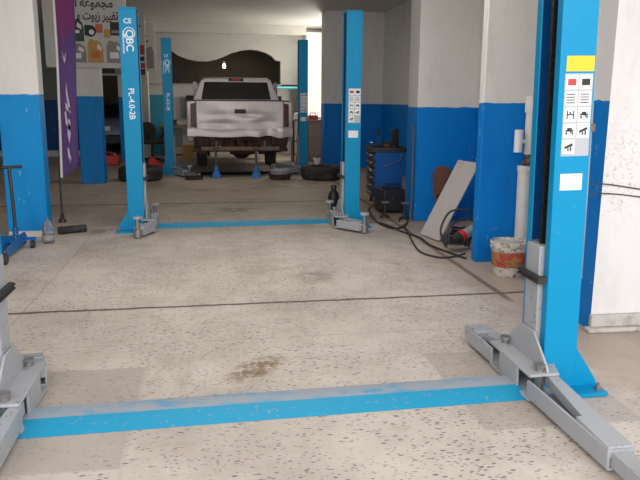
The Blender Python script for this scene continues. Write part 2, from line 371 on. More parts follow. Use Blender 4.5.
# left pillars
struct(MB().box(-2.31, -1.875, 8.06, 8.28, 0, 3.52).build('wall_left_near_pillar', m_pillar, bevel=0.012))
struct(MB().box(-2.43, -2.01, 13.2, 13.52, 0, 3.52).build('wall_left_middle_pillar', m_pillar2, bevel=0.012))
struct(MB().box(-2.32, -1.82, 18.0, 18.5, 0, 3.52).build('wall_left_far_pillar', m_pillar2, bevel=0.012))
struct(MB().box(-2.05, -1.68, 19.0, 19.3, 0, 3.52).build('wall_left_white_pier', m_white, bevel=0.01))
struct(MB().box(-11, -3.45, 19.6, 19.8, 0, 3.52).build('wall_left_hall', wall_material('dark_hall_wall', 1.5, 0.16, white=srgb(120, 124, 120), blue=srgb(0, 62, 120))))
struct(MB().box(-11.2, -11, -5, 25, 0, 3.52).build('wall_left', m_wall))
# back wall: parapet with teal dado, wavy plaster arch above an opening, beam
struct(MB().box(-1.36, 3.6, 20.2, 20.35, 0, 1.93).build('wall_back_parapet', m_white))
struct(MB().box(-2.0, -1.36, 20.2, 20.35, 0, 1.93).build('wall_back_teal_end', m_teal))
struct(MB().box(-2.0, 1.93, 20.12, 20.4, 1.93, 1.97).build('trim_1', m_plinth))
wave_px = [(-2.0, 1.97), (-1.3, 1.97), (-1.3, 2.86), (-1.12, 2.86), (-0.95, 2.74), (-0.7, 2.64), (-0.42, 2.59), (-0.15, 2.585), (0.1, 2.64), (0.33, 2.73), (0.55, 2.83), (0.8, 2.9), (1.05, 2.93), (1.28, 2.91), (1.5, 2.85), (1.68, 2.75), (1.78, 2.64), (1.92, 2.62), (1.92, 1.97), (3.6, 1.97), (3.6, 3.52), (-2.0, 3.52)]
struct(MB().prism(wave_px, 'Y', 20.2, 20.42).build('wall_back_arch', m_white, ang=60))
struct(MB().box(-2.0, 2.55, 19.35, 19.6, 3.29, 3.52).build('trim_2', m_white))
struct(MB().box(-11, 6, 24.0, 24.2, 0, 3.52).build('wall_back', m_dark))
struct(MB().box(3.6, 3.8, 20.3, 24, 0, 3.52).build('wall_back_right', m_dark))
# bright window at the back right; its glowing pane also stands in for lit wall
wf = MB(); wf.box(2.60, 2.66, 20.1, 20.2, 1.0, 3.5); wf.box(3.3, 3.38, 20.1, 20.2, 1.0, 3.5); wf.box(2.60, 3.38, 20.1, 20.2, 3.43, 3.5); wf.box(2.60, 3.38, 20.08, 20.2, 1.0, 1.06)
wfo = struct(wf.build('window_1', m_white)); MB().box(2.66, 3.30, 20.16, 20.19, 1.06, 3.43).build('pane', m_window, wfo)
# dark door behind the far column recess, thin conduit
struct(MB().tube([(2.51, 8.6, 0.02), (2.52, 8.61, 0.7), (2.505, 8.6, 1.24)], 0.010).build('trim_3', m_brass))

# ------------------------------------------------------------------ lift floor plates
def floor_plate(x0, x1, y0l, y0r, wd, label, mat=None):
    L = x1 - x0; a = math.atan2(y0r - y0l, L)
    o = MB().prism([(0, 0.001), (wd * 0.45, 0.04), (wd * 0.92, 0.04), (wd, 0.001)], 'X', 0, L / math.cos(a)).build('floor_cover_plate', m_strip)
    o.location = (x0, y0l, 0); o.rotation_euler = (0, 0, a)
    if mat: o.data.materials[0] = mat
    return tag(o, label, 'cover plate')
floor_plate(-0.935, 1.62, 3.12, 3.21, 0.27, 'worn bright blue cable cover plate on the floor between the two nearest lift posts')
floor_plate(-0.78, 1.58, 8.45, 8.6, 0.26, 'thin blue cable cover plate on the floor between flag and tool cabinet')
floor_plate(-0.78, 1.75, 14.5, 14.6, 0.3, 'dull cable cover plate on the floor under the silver pickup', m_dsteel)

# ------------------------------------------------------------------ two post lifts
def pictogram(mb, x, z, k):
    """tiny line drawings of a car on a lift or a bending fitter"""
    y0, y1 = -0.1425, -0.1431
    q = lambda a, b, c, d: mb.box(x + a, x + b, y0, y1, z + c, z + d)
    if k % 3 == 0:
        q(-.022, .022, -.004, .004); q(-.013, .012, .004, .014); q(-.02, -.012, -.02, -.006); q(.012, .02, -.02, -.006); q(.004, .01, -.012, -.004)
    elif k % 3 == 1:
        mb.prism([(x - .024, z - .002), (x + .018, z + .018), (x + .024, z + .006), (x - .02, z - .012)], 'Y', y0, y1); q(-.006, .002, -.022, -.006); q(.008, .016, -.022, 0)
    else:
        q(-.02, -.014, -.022, .02); q(.014, .02, -.022, .02); q(-.014, .014, -.003, .003); q(-.004, .004, .004, .014)

def lift_arm(root, s, px, py, fy, ang, length, ext, pad=True, pad_h=0.14):
    """fy=-1 towards the camera, +1 away; ang swings it inwards"""
    a = bpy.data.objects.new
    T = Matrix.Translation((px, py, 0)) @ Matrix.Rotation(ang, 4, 'Z')
    def tr(mb):
        bmesh.ops.transform(mb.bm, matrix=T, verts=mb.bm.verts); return mb
    g = lambda v: fy * v
    m = MB()
    # hollow sheath: inner plate, outer rail, bottom, cover towards the end
    b = [(-0.075, -0.06), (0.035, 0.075)]
    m.hexa([(-.08, g(0), .03), (-.066, g(0), .03), (-.046, g(length), .03), (-.06, g(length), .03), (-.08, g(0), .125), (-.066, g(0), .125), (-.046, g(length), .125), (-.06, g(length), .125)])
    m.hexa([(.03, g(-.03), .085), (.085, g(-.03), .085), (.06, g(length), .085), (-.05, g(length), .085), (.03, g(-.03), .145), (.085, g(-.03), .145), (.06, g(length), .13), (-.05, g(length), .13)])
    m.hexa([(.068, g(0), .03), (.08, g(0), .03), (.06, g(length), .03), (.048, g(length), .03), (.068, g(0), .12), (.08, g(0), .12), (.06, g(length), .12), (.048, g(length), .12)])
    m.hexa([(-.075, g(0), .025), (.075, g(0), .025), (.055, g(length), .025), (-.055, g(length), .025), (-.075, g(0), .037), (.075, g(0), .037), (.055, g(length), .037), (-.055, g(length), .037)])
    m.hexa([(-.055, g(length * .62), .118), (.06, g(length * .62), .118), (.058, g(length), .118), (-.058, g(length), .118), (-.055, g(length * .62), .14), (.06, g(length * .62), .14), (.058, g(length), .135), (-.058, g(length), .135)])
    arm = tr(m).build('arm', m_grey, root, bevel=0.004)
    m = MB(); m.box(-.042, .042, g(length - .15), g(length + ext), .042, .112)
    tr(m).build('arm_extension', m_grey, arm, bevel=0.003)
    if pad:
        e = length + ext
        m = MB(); m.lathe([(.001, .012), (.044, .012), (.044, .10), (.03, .106), (.022, .11), (.022, pad_h + .09), (.001, pad_h + .09)], (0, g(e), 0)); tr(m).build('pad_screw', m_steel, arm)
        m = MB(); m.lathe([(.001, pad_h + .085), (.054, pad_h + .085), (.054, pad_h + .105), (.045, pad_h + .112), (.001, pad_h + .112)], (0, g(e), 0)); tr(m).build('lift_pad', m_grey, arm)
    return arm

def lift_post(loc, s, h, label, front, rear, signs, rz=0.0, strap=True, chain=True):
    """s=+1: stands on the right, opening towards -x"""
    r = thing('lift_post', label, 'car lift post', loc, rz, 'two post car lift columns')
    I = lambda v: s * v          # +x is outwards
    # C channel with lips
    prof = [(.095, -.14), (.095, .14), (-.095, .14), (-.095, .085), (-.085, .085), (-.085, .13), (.085, .13), (.085, -.13), (-.085, -.13), (-.085, -.085), (-.095, -.085), (-.095, -.14)]
    MB().prism([(I(a), b) for a, b in prof], 'Z', 0.02, h).build('column', m_post, r, bevel=0.004)
    MB().prism([(I(a), b) for a, b in ((.084, -.129), (.084, .129), (-.084, .129), (-.084, .122), (.078, .122), (.078, -.129))], 'Z', .03, h - .005).build('column_shade_liner', m_postin, r)  # liner added so the shade in the slot is painted as darker blue
    MB().box(I(-.1), I(.1), -.145, .145, h, h + .012).build('top_plate', m_post, r)
    b = MB(); b.box(I(-.17), I(.23), -.25, .22, 0, .02); b.build('base_plate', m_post, r, bevel=0.003)
    for y in (-.137, .125): MB().prism([(I(.095), .02), (I(.225), .02), (I(.215), .05), (I(.12), .2), (I(.095), .235)], 'Y', y, y + .012).build('gusset', m_post, r)
    for x, y in ((.19, -.21), (.2, .18), (-.13, -.19), (-.13, .19)):
        MB().lathe([(.001, .02), (.016, .02), (.016, .045), (.008, .046), (.008, .065), (.001, .065)], (I(x), y, 0), n=8).build('anchor_bolt', m_steel, r)
    c = MB(); c.box(I(-.118), I(.06), -.076, .076, .12, .80); c.box(I(-.075), I(.06), -.12, .12, .12, .80); c.build('carriage', m_grey, r, bevel=0.006)
    if strap:
        t = MB(); t.box(I(-.145), I(-.118), -.10, .12, .605, .645); t.box(I(-.145), I(-.09), -.125, -.1, .605, .645)
        for k in range(2): t.box(I(-.151), I(-.145), -.12, .122, .609 + k * .02, .62 + k * .02)
        t.build('door_bumper', m_rubber, r, bevel=0.004)
    if chain:
        ch = MB()
        z = .8
        while z < h - .35:
            ch.box(I(-.082), I(-.046), -.02, .008, z, z + .034); ch.box(I(-.076), I(-.052), -.026, .014, z + .03, z + .043); z += .042
        ch.build('lifting_chain', m_grease, r)
    # yoke that carries the two arms
    y_ = MB()
    for z0 in (.012, .145): y_.prism([(I(-.03), -.13), (I(-.03), .13), (I(-.09), .27), (I(-.225), .27), (I(-.235), .26), (I(-.235), -.26), (I(-.225), -.27), (I(-.07), -.27)], 'Z', z0, z0 + .016)
    y_.box(I(-.235), I(-.222), -.12, .12, .02, .15); y_.box(I(-.1), I(-.06), -.1, .1, .02, .15)
    y_.prism([(-.26, .158), (.26, .158), (.25, .185), (.08, .33), (-.08, .33), (-.25, .185)], 'X', I(-.12), I(-.134))
    y_.build('yoke', m_grey, r, bevel=0.004)
    for yy in (-.22, .22):
        MB().cyl((I(-.155), yy, .0), (I(-.155), yy, .19), .024, n=14).cyl((I(-.155), yy, .185), (I(-.155), yy, .2), .034, n=6).build('pivot_pin', m_steel, r)
    lift_arm(r, s, I(-.155), -.24, -1, front[0] * s, front[1], front[2], front[3])
    lift_arm(r, s, I(-.155), .24, 1, -rear[0] * s, rear[1], rear[2], rear[3])
    if signs == 'stickers':
        st = MB().box(-.065, .085, -.1405, -.1415, 1.28, 1.69).build('instruction_sticker', m_sticker, r)
        for i, z in enumerate((1.648, 1.568, 1.488, 1.408, 1.328)):
            for j, x in enumerate((-.026, .048)):
                if i == 4 and j: continue
                k_ = MB(); sq = MB().box(x - .033, x + .033, -.1415, -.1424, z - .035, z + .035).build('sticker_square', m_label, st)
                if i == 0: k_.box(x - .022, x + .022, -.1425, -.1431, z - .016, z + .016)
                elif i == 1:
                    for q in range(4): k_.box(x - .026, x + .02, -.1425, -.1431, z - .024 + q * .014, z - .019 + q * .014)
                else: pictogram(k_, x, z, i + j)
                k_.build('pictogram', m_redl if i + j == 0 else m_ink, st)
        lb = MB().box(-.06, .06, -.1405, -.1415, 1.105, 1.19).build('rating_plate', m_label, r)
    if signs == 'letters':
        e = -.1412
        text('CE', .075, (.0, e, 2.4), (PI / 2, 0, 0), m_letter, r)
        text('QBC', .115, (.012, e, 2.19), (PI / 2, PI / 2, 0), m_letter, r)
        q = MB(); q.lathe([(.058, -.0006), (.066, -.0006), (.066, .0006), (.058, .0006)], (.012, e, 2.27), 'Y', 28, True); q.build('round_emblem', m_letter, r)
        sm = MB()
        random.seed(3)
        for k in range(16): sm.box(-.062, -.048 + random.random() * .006, e, e - .0008, 2.29 - k * .0155, 2.281 - k * .0155)
        sm.build('small_lettering', m_letter, r)
        text('PL-4.0-2B', .09, (.005, e, 1.49), (PI / 2, PI / 2, 0), m_letter, r)
    return r

near_r = lift_post((1.785, 3.44, 0), 1, 2.78, 'bright blue lift post with picture stickers and a yellow label beside the white column', (-0.01, 0.75, 0.3, True), (-0.07, 0.40, 0.06, False), 'stickers')
near_r.location.x = 1.832; near_r.rotation_euler = (0, -0.021, 0)
MB().box(-.06, .088, -.1405, -.1415, 1.70, 1.775).build('warning_sticker', m_yellow, near_r)
MB().tube([(.108, -.1, .62), (.11, -.1, 1.2), (.108, -.1, 2.0), (.108, -.1, 2.7)], .011).build('hydraulic_line', m_steel, near_r)
MB().obox((.11, -.1, 1.42), (.034, .034, .04)).build('line_clip', m_brass, near_r)
near_l = lift_post((-1.152, 3.42, 0), -1, 2.78, 'lift post cut off by the frame, only its grey carriage and arm showing', (-0.04, 0.75, 0.3, True), (0.2, 0.24, 0.04, False), 'letters')
far_r = lift_post((1.67, 8.44, 0), 1, 2.57, 'blue lift post with picture stickers standing next to the blue tool cabinet', (0.62, 0.36, 0.03, True), (-0.1, 0.2, 0.03, True), 'stickers')
far_l = lift_post((-0.93, 8.44, 0), -1, 2.54, 'blue lift post with white lettering standing next to the purple flag', (0.3, 0.3, 0.04, True), (-0.05, 0.2, 0.03, True), 'letters')
third_r = lift_post((1.90, 15.0, 0), 1, 2.77, 'dark blue lift post with picture stickers close beside the silver pickup', (-0.75, 0.6, 0.2, True), (-0.6, 0.6, 0.2, True), 'stickers', strap=False)
third_l = lift_post((-0.92, 14.84, 0), -1, 2.74, 'dark blue lettered lift post close beside the pickup, in front of the back workbench', (-0.4, 0.5, 0.2, True), (-0.4, 0.6, 0.2, True), 'letters', strap=False)

# ------------------------------------------------------------------ pickup truck
tk = thing('pickup_truck', 'dusty silver pickup seen from behind with dented tailgate and no rear bumper', 'pickup truck', (0.525, 14.0, 0.12))
def side_prof(z_top):
    p = [(0.1, .60), (0.0, .86), (0.0, 1.38), (0.05, z_top), (2.15, z_top), (2.15, .62), (1.72, .62)]
    for k in range(9):
        a = PI * k / 8; p.append((1.27 + .45 * math.cos(a), .62 + .40 * math.sin(a)))
    p += [(.80, .58), (.3, .58)]; return p
bd = MB()
for sx in (-1, 1):
    bd.prism(side_prof(1.395), 'X', sx * .86, sx * 1.045)
    bd.hexa([(sx * 1.04, .5, .94), (sx * 1.085, .75, .94), (sx * 1.085, 1.75, .94), (sx * 1.04, 2.0, .94), (sx * 1.04, .5, 1.25), (sx * 1.06, .75, 1.18), (sx * 1.06, 1.75, 1.18), (sx * 1.04, 2.0, 1.25)])
bd.box(-.86, .86, .1, 2.1, .9, .96); bd.box(-.9, .9, 2.08, 2.15, .9, 1.39)
bd.build('cargo_bed', m_truck, tk, bevel=0.02)
for sx in (-1, 1): MB().box(sx * .87, sx * .99, .02, 2.12, 1.396, 1.412).build('bed_rail_cap', m_black, tk)
# dented tailgate as a fine grid
tg = MB(); NX, NZ = 34, 16
def dent(x, z):
    d = .022 * math.exp(-((x - .05) / .6) ** 2 - ((z - 1.13) / .05) ** 2) * (1 + .4 * math.sin(9 * x))
    d += .035 * math.exp(-((x - .5) / .22) ** 2 - ((z - 1.0) / .09) ** 2) - .02 * math.exp(-((x - .3) / .16) ** 2 - ((z - 1.05) / .06) ** 2)
    d += .03 * math.exp(-((x + .45) / .3) ** 2 - ((z - .95) / .05) ** 2)
    return .55 * d + .004 * math.sin(7 * x + 11 * z)
fr = [[tg.bm.verts.new((-.85 + 1.7 * i / NX, -.02 + dent(-.85 + 1.7 * i / NX, .86 + .535 * j / NZ), .86 + .535 * j / NZ)) for j in range(NZ + 1)] for i in range(NX + 1)]
bk = [[tg.bm.verts.new((-.85 + 1.7 * i / NX, .07, .86 + .535 * j / NZ)) for j in range(NZ + 1)] for i in range(NX + 1)]
for i in range(NX):
    for j in range(NZ): tg._f([fr[i][j], fr[i + 1][j], fr[i + 1][j + 1], fr[i][j + 1]]); tg._f([bk[i][j], bk[i][j + 1], bk[i + 1][j + 1], bk[i + 1][j]])
    tg._f([fr[i][0], bk[i][0], bk[i + 1][0], fr[i + 1][0]]); tg._f([fr[i][NZ], fr[i + 1][NZ], bk[i + 1][NZ], bk[i][NZ]])
for j in range(NZ): tg._f([fr[0][j], fr[0][j + 1], bk[0][j + 1], bk[0][j]]); tg._f([fr[NX][j], bk[NX][j], bk[NX][j + 1], fr[NX][j + 1]])
tgo = tg.build('tailgate', m_truck, tk, ang=60)
MB().box(-.86, .86, -.03, .08, 1.396, 1.42).build('top_trim', m_black, tgo, bevel=0.006)
MB().box(-.11, .11, -.04, 0.03, 1.16, 1.24).box(-.085, .085, -.05, -.04, 1.175, 1.2).build('tailgate_handle', m_black, tgo, bevel=0.01)
# battered pan under the tailgate
pn = MB(); R = []
for i in range(25):
    x = -1.04 + 2.08 * i / 24; w_ = .012 * math.sin(5 * x) + (.02 * math.sin(14 * x) if x > .2 else 0)
    R.append([(x, -.05 + w_, .70 + w_), (x, -.052 + w_ * 1.2, .80), (x, -.03, .86), (x, .05, .86), (x, .03, .70 + w_)])
pn.rings(R).build('rear_pan', m_truck, tk)
for sx in (-1, 1):
    MB().hexa([(sx * .875, -.03, .89), (sx * .975, -.005, .89), (sx * .975, .1, .89), (sx * .875, .1, .89), (sx * .87, -.03, 1.36), (sx * .97, -.005, 1.34), (sx * .97, .1, 1.34), (sx * .87, .1, 1.36)]).build('taillight', m_tail, tk, bevel=0.012)
cb = MB()
def cabring(y, zb, zt, hb, ht, yt=None):
    yt = y if yt is None else yt
    return [(-hb, y, zb), (-hb - .02, y, zb + (zt - zb) * .3), (-ht, yt, zt - .06), (-ht + .09, yt, zt), (ht - .09, yt, zt), (ht, yt, zt - .06), (hb + .02, y, zb + (zt - zb) * .3), (hb, y, zb)]
cb.rings([cabring(2.2, 1.25, 1.90, .95, .80, 2.26), cabring(2.4, 1.25, 1.92, .95, .80), cabring(3.4, 1.25, 1.92, .95, .79), cabring(4.25, 1.2, 1.3, .93, .88, 4.1)])
cb.box(-.97, .97, 2.2, 4.2, .5, 1.28); cb.hexa([(-.95, 4.2, .5), (.95, 4.2, .5), (.9, 5.0, .5), (-.9, 5.0, .5), (-.95, 4.2, 1.26), (.95, 4.2, 1.26), (.88, 5.0, 1.12), (-.88, 5.0, 1.12)])
cb.build('cab', m_truck, tk, bevel=0.02)
MB().hexa([(-.79, 2.17, 1.43), (.79, 2.17, 1.43), (.79, 2.215, 1.43), (-.79, 2.215, 1.43), (-.71, 2.22, 1.815), (.71, 2.22, 1.815), (.71, 2.27, 1.815), (-.71, 2.27, 1.815)]).build('rear_window', m_glass, tk, bevel=0.015)
MB().hexa([(-.72, 3.55, 1.86), (.72, 3.55, 1.86), (.72, 3.53, 1.86), (-.72, 3.53, 1.86), (-.82, 4.1, 1.33), (.82, 4.1, 1.33), (.82, 4.06, 1.33), (-.82, 4.06, 1.33)]).build('windscreen', m_glass, tk)
for sx in (-1, 1):
    MB().prism([(2.6, 1.42), (3.85, 1.42), (3.35, 1.82), (2.6, 1.82)], 'X', sx * .90, sx * .975).build('side_window', m_glass, tk)
bl = MB().box(-.17, .17, 2.225, 2.28, 1.835, 1.905).build('brake_light_housing', m_black, tk, bevel=0.01); MB().box(-.095, .095, 2.215, 2.23, 1.85, 1.895).build('brake_light', m_red, bl)
for sx in (-1, 1):
    wm = MB().obox((sx * 1.1, 3.85, 1.42), (.2, .1, .2)).build('side_mirror', m_black, tk, bevel=0.02)
def truck_wheel(x, y):
    wl = MB().lathe([(.2, -.10), (.33, -.105), (.355, -.08), (.36, 0), (.355, .08), (.33, .105), (.2, .10)], (x, y, .36), 'X', 28, True).build('wheel', m_tyre, tk)
    MB().lathe([(.001, -.05), (.12, -.07), (.2, -.1), (.21, 0), (.2, .1), (.12, .07), (.001, .05)], (x, y, .36), 'X', 20).build('rim', m_dsteel, wl)
for x, y in ((-.79, 1.27), (.69, 1.27), (-.76, 4.55), (.74, 4.55)): truck_wheel(x, y)
fm = MB()
for sx in (-1, 1):
    fm.box(sx * .46, sx * .38, -.02, 5.0, .52, .66)
    fm.tube([(sx * .52, .15, .60), (sx * .52, .7, .44), (sx * .52, 1.27, .40), (sx * .52, 1.9, .44), (sx * .52, 2.3, .56)], .035)
    fm.cyl((sx * .6, .9, .35), (sx * .5, .6, .72), .03)
    fm.box(sx * .86, sx * .62, .02, .3, .52, .7)
fm.box(-.95, .95, .04, .1, .40, .47); fm.box(-.95, .95, .1, .16, .62, .7); fm.box(-.9, -.6, .9, 1.0, .4, .7); fm.box(.9, .6, .9, 1.0, .4, .7); fm.box(-.46, .46, .5, .6, .52, .62)
for k in range(11): fm.obox((-.9 + k * .18, .06, .57), (.05 + .04 * (k % 3), .05, .24), (0, .3 * math.sin(k * 2.1), 0))
for k in range(7): fm.obox((-.75 + k * .25, .12 + .1 * (k % 2), .45 + .05 * (k % 3)), (.16, .1, .2), (.2 * k, .3 * math.sin(k), 0))
fm.build('chassis_frame', m_rust, tk, bevel=0.006)
MB().box(-.78, .78, -.005, .03, .43, .5).box(-.5, -.42, -.005, .02, .5, .62).box(.42, .5, -.005, .02, .5, .62).build('cross_beam', mk('dusty_rust', srgb(128, 104, 90), 0.85, 0, 0.6, srgb(80, 60, 48), 12), tk)
ax = MB(); ax.cyl((-.7, 1.27, .36), (.7, 1.27, .36), .055); ax.sphere((.06, 1.25, .34), .2, (1.1, .8, .9)); ax.cyl((.08, 1.3, .4), (.08, 3.4, .5), .04)
ax.build('rear_axle', m_rust, tk)
MB().lathe([(.1, -.24), (.15, -.26), (.16, 0), (.15, .26), (.1, .24)], (.05, .35, .47), 'X', 20).build('spare_tank', m_rust, tk)
MB().tube([(.6, 2.6, .45), (.66, 1.8, .48), (.72, .9, .62), (.7, .1, .5)], .03).build('exhaust_pipe', m_rust, tk)

def jack_stand(loc, label, h, rz):
    Z = lambda P: [(x * .62, y * .62, z * .82) for x, y, z in P]
    r = thing('jack_stand', label, 'jack stand', loc, rz, 'blue jack stands under the pickup')
    b = MB()
    b.rings([Z(q) for q in [[(-.17, -.15, .0), (.17, -.15, .0), (.17, .15, .0), (-.17, .15, .0)], [(-.165, -.145, .02), (.165, -.145, .02), (.165, .145, .02), (-.165, .145, .02)], [(-.06, -.055, .2), (.06, -.055, .2), (.06, .055, .2), (-.06, .055, .2)], [(-.042, -.04, .30), (.042, -.04, .30), (.042, .04, .30), (-.042, .04, .30)]]])
    b.build('base', m_jackblue, r, bevel=0.006)
    k = MB().box(-.022, .022, -.018, .018, .23, h); k.prism([(-.06, h), (.06, h), (.06, h + .035), (.03, h + .012), (-.03, h + .012), (-.06, h + .035)], 'Y', -.04, .04); k.build('ratchet_column', m_dsteel, r)
    MB().cyl((.03, -.02, .2), (.09, -.05, .17), .008).build('lever', m_jackblue, r)
jack_stand((0.03, 13.98, 0), 'blue jack stand under the pickup frame, next to the dark scissor jack', .585, .1)
jack_stand((.83, 13.98, 0), 'blue jack stand under the pickup frame, next to the oil drain pan', .585, -.15)

# drain pan and block beside the truck
dp = thing('oil_drain_pan', 'pale oil drain pan on a dark base beside a blue jack stand', 'drain pan', (1.28, 13.66, 0))
MB().lathe([(.001, 0), (.2, 0), (.23, .1), (.001, .1)]).build('base', m_rust, dp); MB().lathe([(.1, .1), (.17, .105), (.2, .19), (.19, .19), (.16, .12), (.001, .115)]).build('dish', m_grey, dp)
sb = thing('scissor_jack', 'dark oily jack on the floor between a lettered lift post and blue jack stand', 'jack', (-0.40, 13.74, 0), .1)
MB().box(-.16, .16, -.1, .1, 0, .07).build('base', m_grease, sb, bevel=.01)
MB().hexa([(-.14, -.05, .07), (.12, -.05, .07), (.12, .05, .07), (-.14, .05, .07), (-.2, -.04, .15), (.02, -.04, .15), (.02, .04, .15), (-.2, .04, .15)]).build('lift_arm', m_dsteel, sb, bevel=.01)
MB().cyl((.1, 0, .07), (.1, 0, .13), .03).build('saddle', m_steel, sb)

# ------------------------------------------------------------------ tyres lying on the floor
def tyre(loc, label, R=.42, wd=.27, rz=0):
    r = thing('car_tyre', label, 'tyre', loc, rz, 'tyres lying on the workshop floor')
    h = wd / 2
    MB().lathe([(.56 * R, .02), (.85 * R, 0), (.96 * R, .03), (R, .06), (R, h - .05), (.975 * R, h - .045), (.975 * R, h - .03), (R, h - .025), (R, h + .025), (.975 * R, h + .03), (.975 * R, h + .045), (R, h + .05), (R, wd - .06), (.96 * R, wd - .03), (.85 * R, wd), (.56 * R, wd - .02), (.54 * R, wd - .05), (.6 * R, h), (.54 * R, .05)], n=40, closed=True).build('casing', m_tyre, r)
    MB().lathe([(.5 * R, .06), (.56 * R, .05), (.57 * R, h), (.56 * R, wd - .05), (.5 * R, wd - .06)], n=32, closed=True).build('bead', m_black, r)
tyre((-1.42, 13.72, 0), 'dark tyre lying flat behind the lettered lift post near the flag')
tyre((2.12, 13.62, 0), 'dark tyre lying flat with a white funnel cup standing on it')
fu = thing('funnel', 'small white funnel cup standing on a dark tyre', 'funnel', (2.05, 13.86, .27))
MB().lathe([(.04, 0), (.05, .02), (.085, .13), (.075, .13), (.04, .03)]).build('cup', m_label, fu); MB().sphere((0, 0, .17), .045).build('cap', m_brass, fu)

# ------------------------------------------------------------------ signs
def ar(s): return s[::-1]
def jug(mb, x, z, w_, h, mi, li=None, flip=1):
    y0, y1 = -.002, -.004
    mb.mi = mi
    f = lambda a, b: (x + flip * a * w_, z + b * h)
    mb.prism([f(-.5, 0), f(.5, 0), f(.5, .55), f(.42, .8), f(.2, .95), f(-.1, .95), f(-.12, 1), f(-.38, 1), f(-.4, .9), f(-.5, .75)], 'Y', y0, y1)
    mb.mi = 1; mb.prism([f(.1, .62), f(.38, .5), f(.38, .68), f(.16, .82)], 'Y', y1, y1 - .001)
    if li is not None: mb.mi = li; mb.prism([f(-.3, .2), f(.25, .2), f(.25, .48), f(-.3, .48)], 'Y', y1, y1 - .001)
s1 = thing('shop_sign', 'white sign with Arabic lettering above pictured oil cans, behind the purple flag', 'sign', (-2.17, 13.1, 2.11), 0, 'shop signs on the left pillars')
MB().box(-.7, .66, 0, .07, 0, 1.9).build('board', m_board, s1, bevel=.004)
MB().box(-.72, -.685, -.012, .08, -.02, 1.92).box(.655, .68, -.012, .08, -.02, 1.92).box(-.72, .68, -.012, .08, -.03, 0).build('frame', m_white, s1)
pr = MB()
jug(pr, -.2, .42, .3, .40, 4, 1); jug(pr, -.2, .06, .34, .34, 3, 1); jug(pr, .13, .06, .27, .40, 2, 5); jug(pr, .46, .06, .28, .38, 3, 1)
pr.mi = 0
pr.lathe([(.001, -.003), (.1, -.003), (.1, -.005), (.001, -.005)], (.06, 0, .60), 'Y', 20); pr.box(-.04, .06, -.002, -.004, .52, .70)
pr.mi = 1; pr.lathe([(.001, -.006), (.045, -.006), (.045, -.007), (.001, -.007)], (.08, 0, .58), 'Y', 18)
pr.mi = 5; pr.box(.15, .27, -.002, -.004, .57, .72)
pr.mi = 2; pr.box(.29, .4, -.002, -.004, .49, .63)
pr.mi = 0; pr.box(.40, .58, -.002, -.0035, .53, .76); pr.mi = 3; pr.box(.42, .56, -.0036, -.0045, .57, .62)
pr.mi = 4; pr.box(-.3, -.1, -.005, -.006, .5, .56)
pr.build('printed_oil_cans', [m_ink, m_label, m_gold, m_greyp, m_green, m_orange], s1)
text(ar('\ufee3\ufea0\ufee4\ufeee\ufecb\ufe94 \ufe8d\ufedf'), .22, (.47, -.004, 1.07), (PI / 2, 0, 0), m_navy, s1, align='RIGHT', sx=.8, bold=.024)
text(ar('\ufe97\ufed0\ufef4\ufef4\ufeae \ufeaf\ufef3\ufeee\ufe95 \ufeed'), .21, (.55, -.004, .86), (PI / 2, 0, 0), m_navy, s1, align='RIGHT', sx=.66, bold=.024)

s2 = thing('shop_sign', 'white sign with red pictures, mostly hidden behind the lettered post', 'sign', (-2.15, 17.85, 2.1), 0, 'shop signs on the left pillars')
MB().box(-.55, .55, 0, .08, 0, 1.5).build('board', m_board, s2, bevel=.004)
pr = MB(); pr.mi = 1; pr.box(.1, .52, -.002, -.004, .5, .72); pr.box(.1, .52, -.002, -.004, .18, .3); pr.mi = 0; pr.prism([(.1, .3), (.52, .36), (.5, .46), (.1, .42)], 'Y', -.002, -.005); pr.box(.1, .52, -.002, -.004, .02, .16)
pr.mi = 2; pr.box(-.52, .08, -.002, -.004, .02, .22); pr.mi = 0; pr.box(-.5, -.2, -.0045, -.006, .05, .2); pr.mi = 3; pr.box(.28, .42, -.0045, -.006, .22, .27)
for k, z in enumerate((.9, 1.15)): pr.mi = 0; pr.box(.25, .34 + .1 * k, -.002, -.004, z, z + .05)
pr.build('printed_pictures', [m_ink, m_redl, m_greyp, m_label], s2)
s3 = thing('shop_sign', 'narrow pale sign with a grey oil can picture beside the far lettered post', 'sign', (-1.70, 18.92, 2.24), 0, 'shop signs on the left pillars')
MB().box(-.28, .25, 0, .07, 0, 1.22).build('board', m_board, s3, bevel=.004)
pr = MB(); jug(pr, .05, .08, .3, .55, 3, None, -1); pr.mi = 0
for z, a in ((.74, .14), (.88, .1), (1.0, .04)): pr.box(-.1, a - .06, -.002, -.004, z, z + .035)
pr.build('printed_oil_can', [m_ink, m_label, m_greyp, m_greyp], s3)

# ------------------------------------------------------------------ feather flag
fl = thing('feather_flag', 'purple feather flag on a pole standing between two blue and white pillars', 'flag', (-1.93, 9.05, 0))
MB().lathe([(.001, 0), (.05, 0), (.045, .03), (.025, .05), (.022, .11), (.001, .11)]).build('base', m_dsteel, fl)
MB().tube([(0, 0, .05), (.005, 0, .6), (.035, 0, 1.2), (.06, 0, 1.9), (.07, 0, 2.9), (.1, 0, 3.1)], .012).build('pole', m_dsteel, fl)
cl = MB(); N = 24
def fx(z): return .03 + .045 * min(1, max(0, (z - .5) / 1.6)) ** 0.8
gr_ = []
for i in range(N + 1):
    z0 = .57 + (3.2 - .57) * i / N; z1 = .71 + (3.2 - .71) * i / N; row = []
    for j in range(7):
        t = j / 6; z = z0 + (z1 - z0) * t; row.append((fx(z) + .225 * t * (1 - .12 * math.sin(z * 1.3)), .018 * math.sin(5 * t + z * 2.2) * t, z))
    gr_.append(row)
